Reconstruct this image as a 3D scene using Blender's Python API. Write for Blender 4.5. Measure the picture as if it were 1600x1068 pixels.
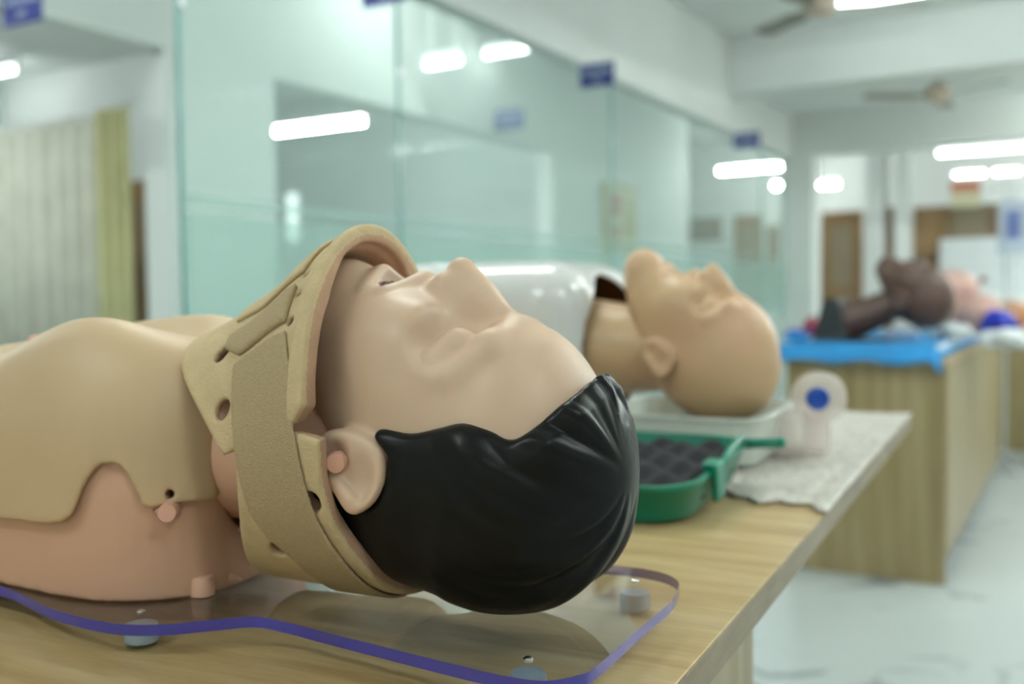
import bpy, bmesh, math, random
import numpy as np
from mathutils import Vector, Matrix

random.seed(7); np.random.seed(7)
S = bpy.context.scene
for o in list(bpy.data.objects): bpy.data.objects.remove(o)
COL = S.collection
R = math.radians

# ------------------------------------------------------------------ camera, world, exposure
CAM_H, TABLE_Z = 1.00, 0.76
cd = bpy.data.cameras.new('camera'); cam = bpy.data.objects.new('camera', cd); COL.objects.link(cam)
cd.sensor_width = 36; cd.lens = 35.01; cd.clip_start = .02; cd.clip_end = 100
PITCH, ROLL = math.atan((534 - 466) / 1556), .010
F = Vector((0, math.cos(PITCH), -math.sin(PITCH))); R0 = Vector((1, 0, 0)); U0 = Vector((0, math.sin(PITCH), math.cos(PITCH)))
Rv = R0 * math.cos(ROLL) - U0 * math.sin(ROLL); Uv = R0 * math.sin(ROLL) + U0 * math.cos(ROLL)
cam.matrix_world = Matrix(((Rv.x, Uv.x, -F.x, 0), (Rv.y, Uv.y, -F.y, 0), (Rv.z, Uv.z, -F.z, CAM_H), (0, 0, 0, 1)))
cd.dof.use_dof = True; cd.dof.focus_distance = .615; cd.dof.aperture_fstop = 4.0
S.camera = cam
w = bpy.data.worlds.new('world'); S.world = w; w.use_nodes = True
w.node_tree.nodes['Background'].inputs[0].default_value = (.80, .95, .90, 1)
w.node_tree.nodes['Background'].inputs[1].default_value = .25
S.view_settings.view_transform = 'Standard'; S.view_settings.look = 'None'
S.view_settings.gamma = 1; S.view_settings.use_curve_mapping = False
S.view_settings.exposure = 1.15
TUBE_POWER = 60.0
S.cycles.use_adaptive_sampling = True; S.cycles.adaptive_threshold = .03; S.cycles.max_bounces = 6; S.cycles.diffuse_bounces = 3; S.cycles.glossy_bounces = 3; S.cycles.transmission_bounces = 4; S.cycles.transparent_max_bounces = 16
S.cycles.caustics_reflective = False; S.cycles.caustics_refractive = False; S.cycles.sample_clamp_indirect = 4

# ------------------------------------------------------------------ materials
def pm(name, col, rough=.5, noise=0, nscale=8, bump=0, bscale=200, sss=0, coat=0, metal=0, spec=.5, col2=None, stretch=(1, 1, 1)):
    m = bpy.data.materials.new(name); m.use_nodes = True; nt = m.node_tree; b = nt.nodes['Principled BSDF']
    b.inputs['Base Color'].default_value = (*col, 1); b.inputs['Roughness'].default_value = rough
    b.inputs['Metallic'].default_value = metal; b.inputs['Specular IOR Level'].default_value = spec
    b.inputs['Coat Weight'].default_value = coat; b.inputs['Coat Roughness'].default_value = .1
    if sss:
        b.inputs['Subsurface Weight'].default_value = sss; b.inputs['Subsurface Radius'].default_value = (1, .45, .25)
        b.inputs['Subsurface Scale'].default_value = .006
    tc = nt.nodes.new('ShaderNodeTexCoord'); mp = nt.nodes.new('ShaderNodeMapping'); mp.inputs['Scale'].default_value = stretch
    nt.links.new(tc.outputs['Object'], mp.inputs[0])
    if noise or col2:
        n = nt.nodes.new('ShaderNodeTexNoise'); n.inputs['Scale'].default_value = nscale; n.inputs['Detail'].default_value = 4
        nt.links.new(mp.outputs[0], n.inputs['Vector'])
        r = nt.nodes.new('ShaderNodeValToRGB'); r.color_ramp.elements[0].position = .35; r.color_ramp.elements[1].position = .65
        c2 = col2 if col2 else tuple(min(1, c * (1 + noise)) for c in col)
        c1 = col if col2 else tuple(c * (1 - noise) for c in col)
        r.color_ramp.elements[0].color = (*c1, 1); r.color_ramp.elements[1].color = (*c2, 1)
        nt.links.new(n.outputs['Fac'], r.inputs[0]); nt.links.new(r.outputs[0], b.inputs['Base Color'])
    if bump:
        n2 = nt.nodes.new('ShaderNodeTexNoise'); n2.inputs['Scale'].default_value = bscale; n2.inputs['Detail'].default_value = 3
        bp = nt.nodes.new('ShaderNodeBump'); bp.inputs['Strength'].default_value = bump; bp.inputs['Distance'].default_value = .002
        nt.links.new(mp.outputs[0], n2.inputs['Vector']); nt.links.new(n2.outputs['Fac'], bp.inputs['Height']); nt.links.new(bp.outputs[0], b.inputs['Normal'])
    return m

def emit(name, col, st):
    m = bpy.data.materials.new(name); m.use_nodes = True; nt = m.node_tree; nt.nodes.clear()
    o = nt.nodes.new('ShaderNodeOutputMaterial'); e = nt.nodes.new('ShaderNodeEmission')
    e.inputs[0].default_value = (*col, 1); e.inputs[1].default_value = st; nt.links.new(e.outputs[0], o.inputs[0]); return m

def clear(name, tint, refl=.1, rough=.02, milk=0, milkcol=(.8, .9, .88)):
    """thin clear sheet: tinted transparency, fresnel-like reflection, optional milky share"""
    m = bpy.data.materials.new(name); m.use_nodes = True; nt = m.node_tree; nt.nodes.clear()
    o = nt.nodes.new('ShaderNodeOutputMaterial'); t = nt.nodes.new('ShaderNodeBsdfTransparent'); t.inputs[0].default_value = (*tint, 1)
    g = nt.nodes.new('ShaderNodeBsdfGlossy'); g.inputs['Roughness'].default_value = rough; g.inputs[0].default_value = (1, 1, 1, 1)
    lw = nt.nodes.new('ShaderNodeFresnel'); lw.inputs['IOR'].default_value = 1.45
    base = t
    if milk:
        d = nt.nodes.new('ShaderNodeBsdfDiffuse'); d.inputs[0].default_value = (*milkcol, 1)
        tr = nt.nodes.new('ShaderNodeBsdfTranslucent'); tr.inputs[0].default_value = (*milkcol, 1)
        a = nt.nodes.new('ShaderNodeMixShader'); a.inputs[0].default_value = .5; nt.links.new(d.outputs[0], a.inputs[1]); nt.links.new(tr.outputs[0], a.inputs[2])
        mx = nt.nodes.new('ShaderNodeMixShader'); mx.inputs[0].default_value = milk; nt.links.new(t.outputs[0], mx.inputs[1]); nt.links.new(a.outputs[0], mx.inputs[2]); base = mx
    mu = nt.nodes.new('ShaderNodeMath'); mu.operation = 'MULTIPLY'; mu.inputs[1].default_value = refl * 10; mu.use_clamp = True
    ge = nt.nodes.new('ShaderNodeNewGeometry'); sb = nt.nodes.new('ShaderNodeMath'); sb.operation = 'SUBTRACT'; sb.inputs[0].default_value = 1; nt.links.new(ge.outputs['Backfacing'], sb.inputs[1])
    m0 = nt.nodes.new('ShaderNodeMath'); m0.operation = 'MULTIPLY'; nt.links.new(lw.outputs[0], m0.inputs[0]); nt.links.new(sb.outputs[0], m0.inputs[1]); nt.links.new(m0.outputs[0], mu.inputs[0])
    m2 = nt.nodes.new('ShaderNodeMixShader'); nt.links.new(mu.outputs[0], m2.inputs[0]); nt.links.new(base.outputs[0], m2.inputs[1]); nt.links.new(g.outputs[0], m2.inputs[2])
    nt.links.new(m2.outputs[0], o.inputs[0]); return m

def wood(name, c1, c2, c3, stretch, scale=6, rough=.4):
    m = bpy.data.materials.new(name); m.use_nodes = True; nt = m.node_tree; b = nt.nodes['Principled BSDF']; b.inputs['Roughness'].default_value = rough
    tc = nt.nodes.new('ShaderNodeTexCoord'); mp = nt.nodes.new('ShaderNodeMapping'); mp.inputs['Scale'].default_value = stretch
    nt.links.new(tc.outputs['Object'], mp.inputs[0])
    n = nt.nodes.new('ShaderNodeTexNoise'); n.inputs['Scale'].default_value = scale; n.inputs['Detail'].default_value = 5; n.inputs['Roughness'].default_value = .6; n.inputs['Distortion'].default_value = .4
    nt.links.new(mp.outputs[0], n.inputs['Vector'])
    r = nt.nodes.new('ShaderNodeValToRGB'); e = r.color_ramp.elements
    e[0].position = .30; e[0].color = (*c1, 1); e[1].position = .68; e[1].color = (*c3, 1); k = e.new(.5); k.color = (*c2, 1)
    nt.links.new(n.outputs['Fac'], r.inputs[0])
    n2 = nt.nodes.new('ShaderNodeTexNoise'); n2.inputs['Scale'].default_value = scale * 12; n2.inputs['Detail'].default_value = 2; nt.links.new(mp.outputs[0], n2.inputs['Vector'])
    mx = nt.nodes.new('ShaderNodeMix'); mx.data_type = 'RGBA'; mx.blend_type = 'MULTIPLY'; mx.inputs[0].default_value = .35
    nt.links.new(r.outputs[0], mx.inputs[6]); nt.links.new(n2.outputs['Fac'], mx.inputs[7]); 
    r2 = nt.nodes.new('ShaderNodeMapRange'); r2.inputs[3].default_value = .7; r2.inputs[4].default_value = 1.15; nt.links.new(n2.outputs['Fac'], r2.inputs[0]); nt.links.new(r2.outputs[0], mx.inputs[7])
    nt.links.new(mx.outputs[2], b.inputs['Base Color']); return m

def marble(name):
    m = bpy.data.materials.new(name); m.use_nodes = True; nt = m.node_tree; b = nt.nodes['Principled BSDF']; b.inputs['Roughness'].default_value = .35
    tc = nt.nodes.new('ShaderNodeTexCoord'); n = nt.nodes.new('ShaderNodeTexNoise'); n.inputs['Scale'].default_value = 2.0; n.inputs['Detail'].default_value = 6; n.inputs['Distortion'].default_value = 1.0
    nt.links.new(tc.outputs['Object'], n.inputs['Vector'])
    s = nt.nodes.new('ShaderNodeMath'); s.operation = 'SUBTRACT'; s.inputs[1].default_value = .5; nt.links.new(n.outputs['Fac'], s.inputs[0])
    a = nt.nodes.new('ShaderNodeMath'); a.operation = 'ABSOLUTE'; nt.links.new(s.outputs[0], a.inputs[0])
    n3 = nt.nodes.new('ShaderNodeTexNoise'); n3.inputs['Scale'].default_value = 2.1; nt.links.new(tc.outputs['Object'], n3.inputs['Vector'])
    r3 = nt.nodes.new('ShaderNodeMapRange'); r3.inputs[1].default_value = .45; r3.inputs[2].default_value = .6; r3.inputs[3].default_value = .045; r3.inputs[4].default_value = 0; nt.links.new(n3.outputs['Fac'], r3.inputs[0])
    ad = nt.nodes.new('ShaderNodeMath'); ad.operation = 'ADD'; nt.links.new(a.outputs[0], ad.inputs[0]); nt.links.new(r3.outputs[0], ad.inputs[1])
    r = nt.nodes.new('ShaderNodeValToRGB'); e = r.color_ramp.elements; e[0].position = 0; e[0].color = (.13, .16, .18, 1); e[1].position = .04; e[1].color = (.50, .54, .535, 1)
    nt.links.new(ad.outputs[0], r.inputs[0]); nt.links.new(r.outputs[0], b.inputs['Base Color']); return m

M = {}
M['skin'] = pm('manikin_vinyl', (.64, .445, .315), .42, sss=.25, noise=.05, nscale=14, spec=.45)
M['chest'] = pm('chest_vinyl', (.58, .405, .24), .46, noise=.05, nscale=6)
M['base'] = pm('pink_plastic', (.66, .385, .265), .45, noise=.03)
M['peg'] = pm('peg_plastic', (.68, .36, .26), .4)
M['hair'] = pm('black_hair_plastic', (.006, .006, .0055), .34, spec=.16, bump=.12, bscale=90, stretch=(1, 1, 1))
M['teeth'] = pm('dull_teeth', (.30, .22, .19), .35)
M['mouth'] = pm('mouth_inside', (.16, .05, .04), .5)
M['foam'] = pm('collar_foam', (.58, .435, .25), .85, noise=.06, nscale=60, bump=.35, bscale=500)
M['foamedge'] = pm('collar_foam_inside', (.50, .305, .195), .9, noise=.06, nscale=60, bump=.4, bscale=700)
M['strap'] = pm('collar_strap', (.44, .325, .185), .9, noise=.05, nscale=500, bump=.5, bscale=900, stretch=(1, 1, 1))
M['stay'] = pm('collar_stay', (.50, .36, .19), .6, bump=.2, bscale=300)
M['acrylic'] = clear('acrylic_sheet', (.90, .91, .93), .14, .01)
M['acrylic_edge'] = pm('acrylic_edge', (.07, .06, .33), .15, noise=.1)
M['rubber'] = pm('grey_rubber', (.36, .43, .48), .5, noise=.05)
M['steel'] = pm('steel', (.75, .75, .78), .25, metal=1, noise=.04)
M['tabletop'] = wood('table_laminate', (.36, .23, .095), (.50, .355, .165), (.60, .46, .25), (1.1, 9, 9), 3.5, .35)
M['cabwood'] = wood('cabinet_laminate', (.235, .17, .078), (.32, .245, .118), (.41, .335, .19), (7, 7, .35), 3.2, .4)
M['edgeband'] = wood('edge_band', (.19, .14, .085), (.25, .19, .12), (.31, .24, .16), (1, 2, 9), 4, .5)
M['wall'] = pm('white_paint', (.80, .83, .81), .7, noise=.015, nscale=2)
M['ceil'] = pm('ceiling_paint', (.80, .84, .83), .8, noise=.015, nscale=2)
M['greywall'] = pm('inner_wall_paint', (.66, .74, .72), .7, noise=.03, nscale=2)
M['marble'] = marble('marble_floor')
M['glass'] = clear('partition_glass', (.95, .988, .978), .002, .0, milk=.17, milkcol=(.80, .92, .90))
M['frost'] = clear('frosted_film', (.85, .93, .91), .02, .2, milk=.30, milkcol=(.78, .90, .87))
M['glassedge'] = pm('glass_edge', (.16, .34, .32), .2, noise=.1)
M['sign'] = pm('sign_blue', (.045, .055, .26), .4, noise=.05)
M['signtext'] = pm('sign_lettering', (.45, .52, .66), .5)
M['tube_mid'] = emit('tube_light_mid', (.91, 1.0, .955), 32.0)
M['tube_bright'] = emit('tube_light_bright', (.91, 1.0, .955), 130.0)
M['tube_dim'] = emit('tube_light_dim', (.91, 1.0, .955), 7.0)
M['tube'] = emit('tube_light', (.91, 1.0, .955), TUBE_POWER)
M['fixture'] = pm('fixture_white', (.8, .82, .82), .4, noise=.02)
M['curtain'] = pm('curtain_cloth', (.72, .72, .62), .9, noise=.08, nscale=5)
M['curtainy'] = pm('curtain_border', (.70, .67, .38), .9, noise=.06, nscale=5)
M['doorwood'] = wood('door_wood', (.20, .11, .045), (.27, .16, .07), (.33, .2, .09), (3, 3, .4), 4, .45)
M['brownboard'] = pm('brown_board', (.25, .20, .13), .6, noise=.1, nscale=3)
M['fan'] = pm('fan_blade', (.30, .27, .23), .4, noise=.05)
M['fanhub'] = pm('fan_hub', (.62, .50, .40), .4, noise=.05)
M['whiteplastic'] = pm('glossy_white_plastic', (.74, .73, .72), .15, coat=.6, noise=.02)
M['beige'] = pm('beige_vinyl', (.56, .38, .20), .42, col2=(.64, .38, .24), nscale=6)
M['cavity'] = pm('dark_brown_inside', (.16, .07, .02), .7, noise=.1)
M['brownskin'] = pm('dark_brown_vinyl', (.085, .042, .03), .45, noise=.08, nscale=10)
M['pinkskin'] = pm('pink_vinyl', (.60, .36, .30), .5, noise=.06, nscale=10)
M['blackplastic'] = pm('black_plastic', (.02, .023, .024), .5, noise=.1)
M['bluecloth'] = pm('blue_cloth', (.02, .24, .55), .8, noise=.12, nscale=6, bump=.2, bscale=60)
M['deepblue'] = pm('deep_blue_plastic', (.015, .03, .42), .4, noise=.15, nscale=20)
M['red'] = pm('dark_red_plastic', (.28, .02, .05), .5, noise=.1)
M['green'] = pm('green_plastic', (.0, .19, .12), .38, noise=.05)
M['blackfoam'] = pm('black_egg_foam', (.016, .015, .018), .95, bump=.5, bscale=400)
M['bubble'] = pm('bubble_wrap', (.58, .54, .48), .35, noise=.22, nscale=95, bump=.9, bscale=180)
M['milky'] = clear('milky_plastic', (.95, .93, .92), .08, .15, milk=.45, milkcol=(.85, .78, .74))
M['tray'] = pm('tray_white', (.66, .70, .64), .3, noise=.02)
M['bluebutton'] = pm('blue_button', (.005, .07, .42), .3, noise=.1)
M['sheet'] = pm('white_sheet', (.70, .73, .74), .85, noise=.05, nscale=10)
M['orange'] = pm('orange_vinyl', (.62, .28, .14), .5, noise=.08)
M['cream'] = pm('cream_paper', (.70, .66, .45), .7, noise=.08, nscale=12)
M['orangeprint'] = pm('orange_print', (.60, .2, .12), .6, noise=.05)
M['yellowframe'] = pm('yellow_frame', (.50, .42, .18), .5, noise=.1)
M['ivbag'] = clear('iv_bag', (.85, .9, .95), .05, .1, milk=.55, milkcol=(.70, .76, .86))
M['ivprint'] = pm('iv_print', (.15, .2, .45), .6, noise=.1)

# ------------------------------------------------------------------ object helpers
def tag(o, label=None, cat=None, group=None, kind=None):
    if label: o['label'] = label
    if cat: o['category'] = cat
    if group: o['group'] = group
    if kind: o['kind'] = kind
    return o

def empty(name, loc, rz=0, label=None, cat=None, group=None):
    o = bpy.data.objects.new(name, None); COL.objects.link(o); o.empty_display_size = .05
    o.location = loc; o.rotation_euler = (0, 0, rz); return tag(o, label, cat, group)

def link(name, me, mats, parent=None, smooth=True, loc=None, rz=0):
    o = bpy.data.objects.new(name, me); COL.objects.link(o)
    for m in (mats if isinstance(mats, (list, tuple)) else [mats]): me.materials.append(m)
    if smooth: me.polygons.foreach_set('use_smooth', [True] * len(me.polygons))
    if parent: o.parent = parent
    if loc is not None: o.location = loc
    if rz: o.rotation_euler = (0, 0, rz)
    return o

def pyd(name, v, f, mats, parent=None, smooth=True, **k):
    me = bpy.data.meshes.new(name); me.from_pydata([tuple(map(float, p)) for p in v], [], f); me.update()
    bm = bmesh.new(); bm.from_mesh(me); bmesh.ops.recalc_face_normals(bm, faces=bm.faces); bm.to_mesh(me); bm.free()
    return link(name, me, mats, parent, smooth, **k)

class MB:
    def __init__(s): s.bm = bmesh.new()
    def box(s, x0, x1, y0, y1, z0, z1, bev=0, seg=2):
        r = bmesh.ops.create_cube(s.bm, size=1); vs = r['verts']
        for v in vs: v.co = Vector(((x0 + x1) / 2 + v.co.x * (x1 - x0), (y0 + y1) / 2 + v.co.y * (y1 - y0), (z0 + z1) / 2 + v.co.z * (z1 - z0)))
        if bev:
            es = list({e for v in vs for e in v.link_edges}); bmesh.ops.bevel(s.bm, geom=es, offset=bev, segments=seg, affect='EDGES', profile=.5)
        return s
    def cyl(s, p0, p1, r0, r1=None, n=20, cap=True):
        p0, p1 = Vector(p0), Vector(p1); r1 = r0 if r1 is None else r1; d = (p1 - p0); q = d.to_track_quat('Z', 'Y').to_matrix().to_4x4(); q.translation = (p0 + p1) / 2
        bmesh.ops.create_cone(s.bm, cap_ends=cap, segments=n, radius1=r0, radius2=r1, depth=d.length, matrix=q); return s
    def sph(s, c, r, n=16):
        r = r if isinstance(r, (tuple, list)) else (r, r, r)
        bmesh.ops.create_uvsphere(s.bm, u_segments=n, v_segments=max(6, n // 2), radius=1, matrix=Matrix.Translation(c) @ Matrix.Diagonal((*r, 1))); return s
    def lathe(s, prof, c=(0, 0, 0), axis=(0, 0, 1), n=28):
        q = Vector(axis).to_track_quat('Z', 'Y'); c = Vector(c); rings = []
        for r, h in prof: rings.append([s.bm.verts.new(c + q @ Vector((r * math.cos(6.28318 * i / n), r * math.sin(6.28318 * i / n), h))) for i in range(n)])
        for a, b in zip(rings, rings[1:]):
            for i in range(n): s.bm.faces.new((a[i], a[(i + 1) % n], b[(i + 1) % n], b[i]))
        if prof[0][0] > 1e-4: s.bm.faces.new(rings[0][::-1])
        if prof[-1][0] > 1e-4: s.bm.faces.new(rings[-1])
        return s
    def tube(s, pts, r, n=10):
        pts = [Vector(p) for p in pts]; rings = []
        for i, p in enumerate(pts):
            d = (pts[min(i + 1, len(pts) - 1)] - pts[max(i - 1, 0)]).normalized(); q = d.to_track_quat('Z', 'Y'); rr = r[i] if isinstance(r, (list, tuple)) else r
            rings.append([s.bm.verts.new(p + q @ Vector((rr * math.cos(6.28318 * k / n), rr * math.sin(6.28318 * k / n), 0))) for k in range(n)])
        for a, b in zip(rings, rings[1:]):
            for k in range(n): s.bm.faces.new((a[k], a[(k + 1) % n], b[(k + 1) % n], b[k]))
        s.bm.faces.new(rings[0][::-1]); s.bm.faces.new(rings[-1]); return s
    def prism(s, poly, z0, z1, bev=0, sidemat=None):
        a = [s.bm.verts.new((x, y, z0)) for x, y in poly]; b = [s.bm.verts.new((x, y, z1)) for x, y in poly]; n = len(poly)
        s.bm.faces.new(a[::-1]); top = s.bm.faces.new(b)
        for i in range(n):
            f = s.bm.faces.new((a[i], a[(i + 1) % n], b[(i + 1) % n], b[i]))
            if sidemat is not None: f.material_index = sidemat
        if bev: bmesh.ops.bevel(s.bm, geom=list(top.edges), offset=bev, segments=2, affect='EDGES', profile=.5)
        return s
    def parts(s, name, mats, parent, smooth=False, angle=None, kind=None):
        s.bm.verts.ensure_lookup_table(); seen = set(); out = []
        for v0 in s.bm.verts:
            if v0 in seen: continue
            isl = [v0]; seen.add(v0)
            for v in isl:
                for e in v.link_edges:
                    w2 = e.other_vert(v)
                    if w2 not in seen: seen.add(w2); isl.append(w2)
            ix = {v: i for i, v in enumerate(isl)}; fs = {f for v in isl for f in v.link_faces}
            o = pyd(name, [v.co for v in isl], [tuple(ix[v] for v in f.verts) for f in fs], mats, parent, smooth); out.append(o)
            if angle: o.data.set_sharp_from_angle(angle=R(angle))
        s.bm.free(); return out
    def build(s, name, mats, parent=None, smooth=False, angle=None, **k):
        me = bpy.data.meshes.new(name); bmesh.ops.recalc_face_normals(s.bm, faces=s.bm.faces); s.bm.to_mesh(me); s.bm.free()
        o = link(name, me, mats, parent, smooth, **k)
        if angle: me.set_sharp_from_angle(angle=R(angle))
        return o

def catmull(pts, n=6, closed=True):
    P = [np.array(p, float) for p in pts]; N = len(P); out = []
    for i in range(N if closed else N - 1):
        g = lambda j: P[j % N] if closed else P[min(max(j, 0), N - 1)]
        p0, p1, p2, p3 = g(i - 1), g(i), g(i + 1), g(i + 2)
        for k in range(n):
            t = k / n; out.append(.5 * ((2 * p1) + (-p0 + p2) * t + (2 * p0 - 5 * p1 + 4 * p2 - p3) * t * t + (-p0 + 3 * p1 - 3 * p2 + p3) * t ** 3))
    if not closed: out.append(P[-1])
    return out

# ------------------------------------------------------------------ implicit modelling (smooth solids meshed by surface nets)
def smin(a, b, k): h = np.maximum(k - np.abs(a - b), 0) / k; return np.minimum(a, b) - h * h * k * .25
def smax(a, b, k): return -smin(-a, -b, k)
def ell(x, y, z, c, r):
    q = np.sqrt(((x - c[0]) / r[0]) ** 2 + ((y - c[1]) / r[1]) ** 2 + ((z - c[2]) / r[2]) ** 2); return (q - 1) * min(r)
def cone(x, y, z, p, q, r0, r1):
    p = np.array(p, np.float32); q = np.array(q, np.float32); d = q - p; t = ((x - p[0]) * d[0] + (y - p[1]) * d[1] + (z - p[2]) * d[2]) / float(d @ d)
    t = np.clip(t, 0, 1); return np.sqrt((x - p[0] - t * d[0]) ** 2 + (y - p[1] - t * d[1]) ** 2 + (z - p[2] - t * d[2]) ** 2) - (r0 + (r1 - r0) * t)
def poly2(x, y, poly):
    """signed distance to a closed polygon, negative inside"""
    x, y = np.broadcast_arrays(x, y); d = np.full(x.shape, 1e9, np.float32); ins = np.zeros(x.shape, bool); n = len(poly)
    for i in range(n):
        ax, ay = poly[i]; bx, by = poly[(i + 1) % n]; ex, ey = bx - ax, by - ay; L = ex * ex + ey * ey + 1e-12
        wx, wy = x - ax, y - ay; t = np.clip((wx * ex + wy * ey) / L, 0, 1); d = np.minimum(d, (wx - ex * t) ** 2 + (wy - ey * t) ** 2)
        c1 = (ay <= y) & (by > y) | (by <= y) & (ay > y)
        if ey: ins ^= c1 & (x < ax + (y - ay) * ex / ey)
    d = np.sqrt(d); return np.where(ins, -d, d)
def curve(xs, ys, sig=.003):
    g = np.arange(xs[0] - .05, xs[-1] + .05, .0005); y = np.interp(g, xs, ys); k = np.exp(-.5 * (np.arange(-30, 31) * .0005 / sig) ** 2); k /= k.sum()
    y = np.convolve(np.pad(y, 30, mode='edge'), k, 'valid'); return lambda x: np.interp(x, g, y).astype(np.float32)

def nets(fn, lo, hi, h):
    ax = [np.arange(lo[i], hi[i] + h, h, dtype=np.float32) for i in range(3)]
    X, Y, Z = ax[0][:, None, None], ax[1][None, :, None], ax[2][None, None, :]
    f = np.broadcast_to(fn(X, Y, Z), (len(ax[0]), len(ax[1]), len(ax[2]))).astype(np.float32)
    f = f.copy(); f[0] = f[-1] = 1; f[:, 0] = f[:, -1] = 1; f[:, :, 0] = f[:, :, -1] = 1
    s = f < 0; nx, ny, nz = f.shape
    cnt = np.zeros((nx - 1, ny - 1, nz - 1), np.uint8)
    cor = [(i, j, k) for i in (0, 1) for j in (0, 1) for k in (0, 1)]
    for i, j, k in cor: cnt += s[i:nx - 1 + i, j:ny - 1 + j, k:nz - 1 + k]
    I, J, K = np.nonzero((cnt > 0) & (cnt < 8)); N = len(I)
    idx = np.full(cnt.shape, -1, np.int32); idx[I, J, K] = np.arange(N)
    acc = np.zeros((N, 3)); num = np.zeros(N); cv = {c: f[I + c[0], J + c[1], K + c[2]] for c in cor}
    for c in cor:
        for axn in range(3):
            if c[axn] == 0:
                d = list(c); d[axn] = 1; d = tuple(d); a, b = cv[c], cv[d]; m = (a < 0) != (b < 0); t = np.where(m, a / np.where(m, a - b, 1), 0)
                p = np.tile(np.array(c, float), (N, 1)); p[:, axn] = t; acc += p * m[:, None]; num += m
    V = (acc / num[:, None] + np.stack([I, J, K], 1)) * h + np.array([ax[0][0], ax[1][0], ax[2][0]])
    Fs = []
    sl = slice(1, -1)
    for axn in range(3):
        a = [slice(None)] * 3; b = [slice(None)] * 3; a[axn] = slice(0, -1); b[axn] = slice(1, None)
        df = s[tuple(a)] != s[tuple(b)]; pos = s[tuple(a)]
        E = np.stack(np.nonzero(df), 1); o1, o2 = (axn + 1) % 3, (axn + 2) % 3
        E = E[(E[:, o1] > 0) & (E[:, o2] > 0) & (E[:, o1] < cnt.shape[o1]) & (E[:, o2] < cnt.shape[o2])]
        q = []
        for d1, d2 in ((0, 0), (1, 0), (1, 1), (0, 1)):
            e = E.copy(); e[:, o1] -= 1 - d1; e[:, o2] -= 1 - d2; q.append(idx[e[:, 0], e[:, 1], e[:, 2]])
        q = np.stack(q, 1); flip = ~pos[E[:, 0], E[:, 1], E[:, 2]]; q[flip] = q[flip][:, ::-1]; Fs.append(q)
    Fq = np.concatenate(Fs); Fq = Fq[(Fq >= 0).all(1)]
    return V, Fq

def netobj(name, fn, lo, hi, h, mats, parent=None, xf=None, smooth_it=2, matfn=None):
    V, Fq = nets(fn, lo, hi, h)
    # relax a little so that the shading is smooth
    for _ in range(smooth_it):
        A = np.zeros_like(V); n = np.zeros(len(V))
        for i in range(4):
            a, b = Fq[:, i], Fq[:, (i + 1) % 4]
            for d in range(3): A[:, d] += np.bincount(a, V[b, d], len(V)) + np.bincount(b, V[a, d], len(V))
            n += np.bincount(a, minlength=len(V)) + np.bincount(b, minlength=len(V))
        V = V * .5 + .5 * A / np.maximum(n, 1)[:, None]
    mi = matfn(V[Fq].mean(1)) if matfn else None
    if xf is not None: V = xf(V)
    me = bpy.data.meshes.new(name); me.vertices.add(len(V)); me.vertices.foreach_set('co', V.astype(np.float32).ravel())
    me.loops.add(len(Fq) * 4); me.loops.foreach_set('vertex_index', Fq.ravel().astype(np.int32))
    me.polygons.add(len(Fq)); me.polygons.foreach_set('loop_start', np.arange(0, len(Fq) * 4, 4, dtype=np.int32)); me.polygons.foreach_set('loop_total', np.full(len(Fq), 4, np.int32))
    me.update(calc_edges=True); me.validate()
    o = link(name, me, mats, parent)
    if mi is not None: me.polygons.foreach_set('material_index', mi.astype(np.int32))
    return o
# ------------------------------------------------------------------ the room (frame: n across, s along the glass partition)
ROT = R(-30)
def W(n, s, z=0): return Vector((n * math.cos(ROT) - s * math.sin(ROT), n * math.sin(ROT) + s * math.cos(ROT), z))
def rbox(name, n0, n1, s0, s1, z0, z1, mat, bev=0, kind=None, label=None, cat=None, group=None, parent=None, pc=None):
    nc, sc = (n0 + n1) / 2, (s0 + s1) / 2
    if parent is None:
        o = MB().box(n0 - nc, n1 - nc, s0 - sc, s1 - sc, 0, z1 - z0, bev).build(name, mat, loc=W(nc, sc, z0), rz=ROT)
    else:
        o = MB().box(n0 - pc[0], n1 - pc[0], s0 - pc[1], s1 - pc[1], z0 - pc[2], z1 - pc[2], bev).build(name, mat, parent)
    return tag(o, label, cat, group, kind)
def st(name, *a, **k): return rbox(name, *a, kind='structure', **k)
GN, PN = -2.64, -4.0          # glass partition plane, inner partition plane
CZ = 3.1
st('floor', -9, 4.2, -3.2, 13.6, -.1, 0, M['marble'])
st('ceiling', -9, 4.2, -3.2, 13.6, CZ, CZ + .1, M['ceil'])
st('wall_right', 4.1, 4.2, -3.2, 13.6, 0, CZ, M['wall'])
st('wall_back', -9, 4.1, -3.2, -3.1, 0, CZ, M['wall'])
st('wall_far', -9, 4.1, 13.5, 13.6, 0, CZ, M['wall'])
st('wall_left', -9, -8.9, -3.1, 13.5, 0, CZ, M['greywall'])
st('wall_above_glass', GN - .06, GN + .06, -3.1, 10.12, 2.37, CZ, M['wall'])
st('wall_column', GN - .06, GN + .27, 10.12, 10.42, 0, CZ, M['wall'], bev=.01)
# inner partition with two openings
st('wall_inner_header', PN - .08, PN + .08, -3.1, 10.8, 2.24, CZ, M['wall'])
st('wall_inner_pier', PN - .08, PN + .08, 3.42, 4.18, 0, 2.24, M['wall'])
st('wall_inner_panel', PN - .08, PN + .08, 7.5, 10.8, 0, 2.24, M['wall'])
st('wall_inner_cross', -8.9, PN - .08, 8.2, 8.3, 0, CZ, M['greywall'])
st('wall_inner_end', -8.9, -6.0, 5.86, 5.96, 0, CZ, M['wall'])
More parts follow.
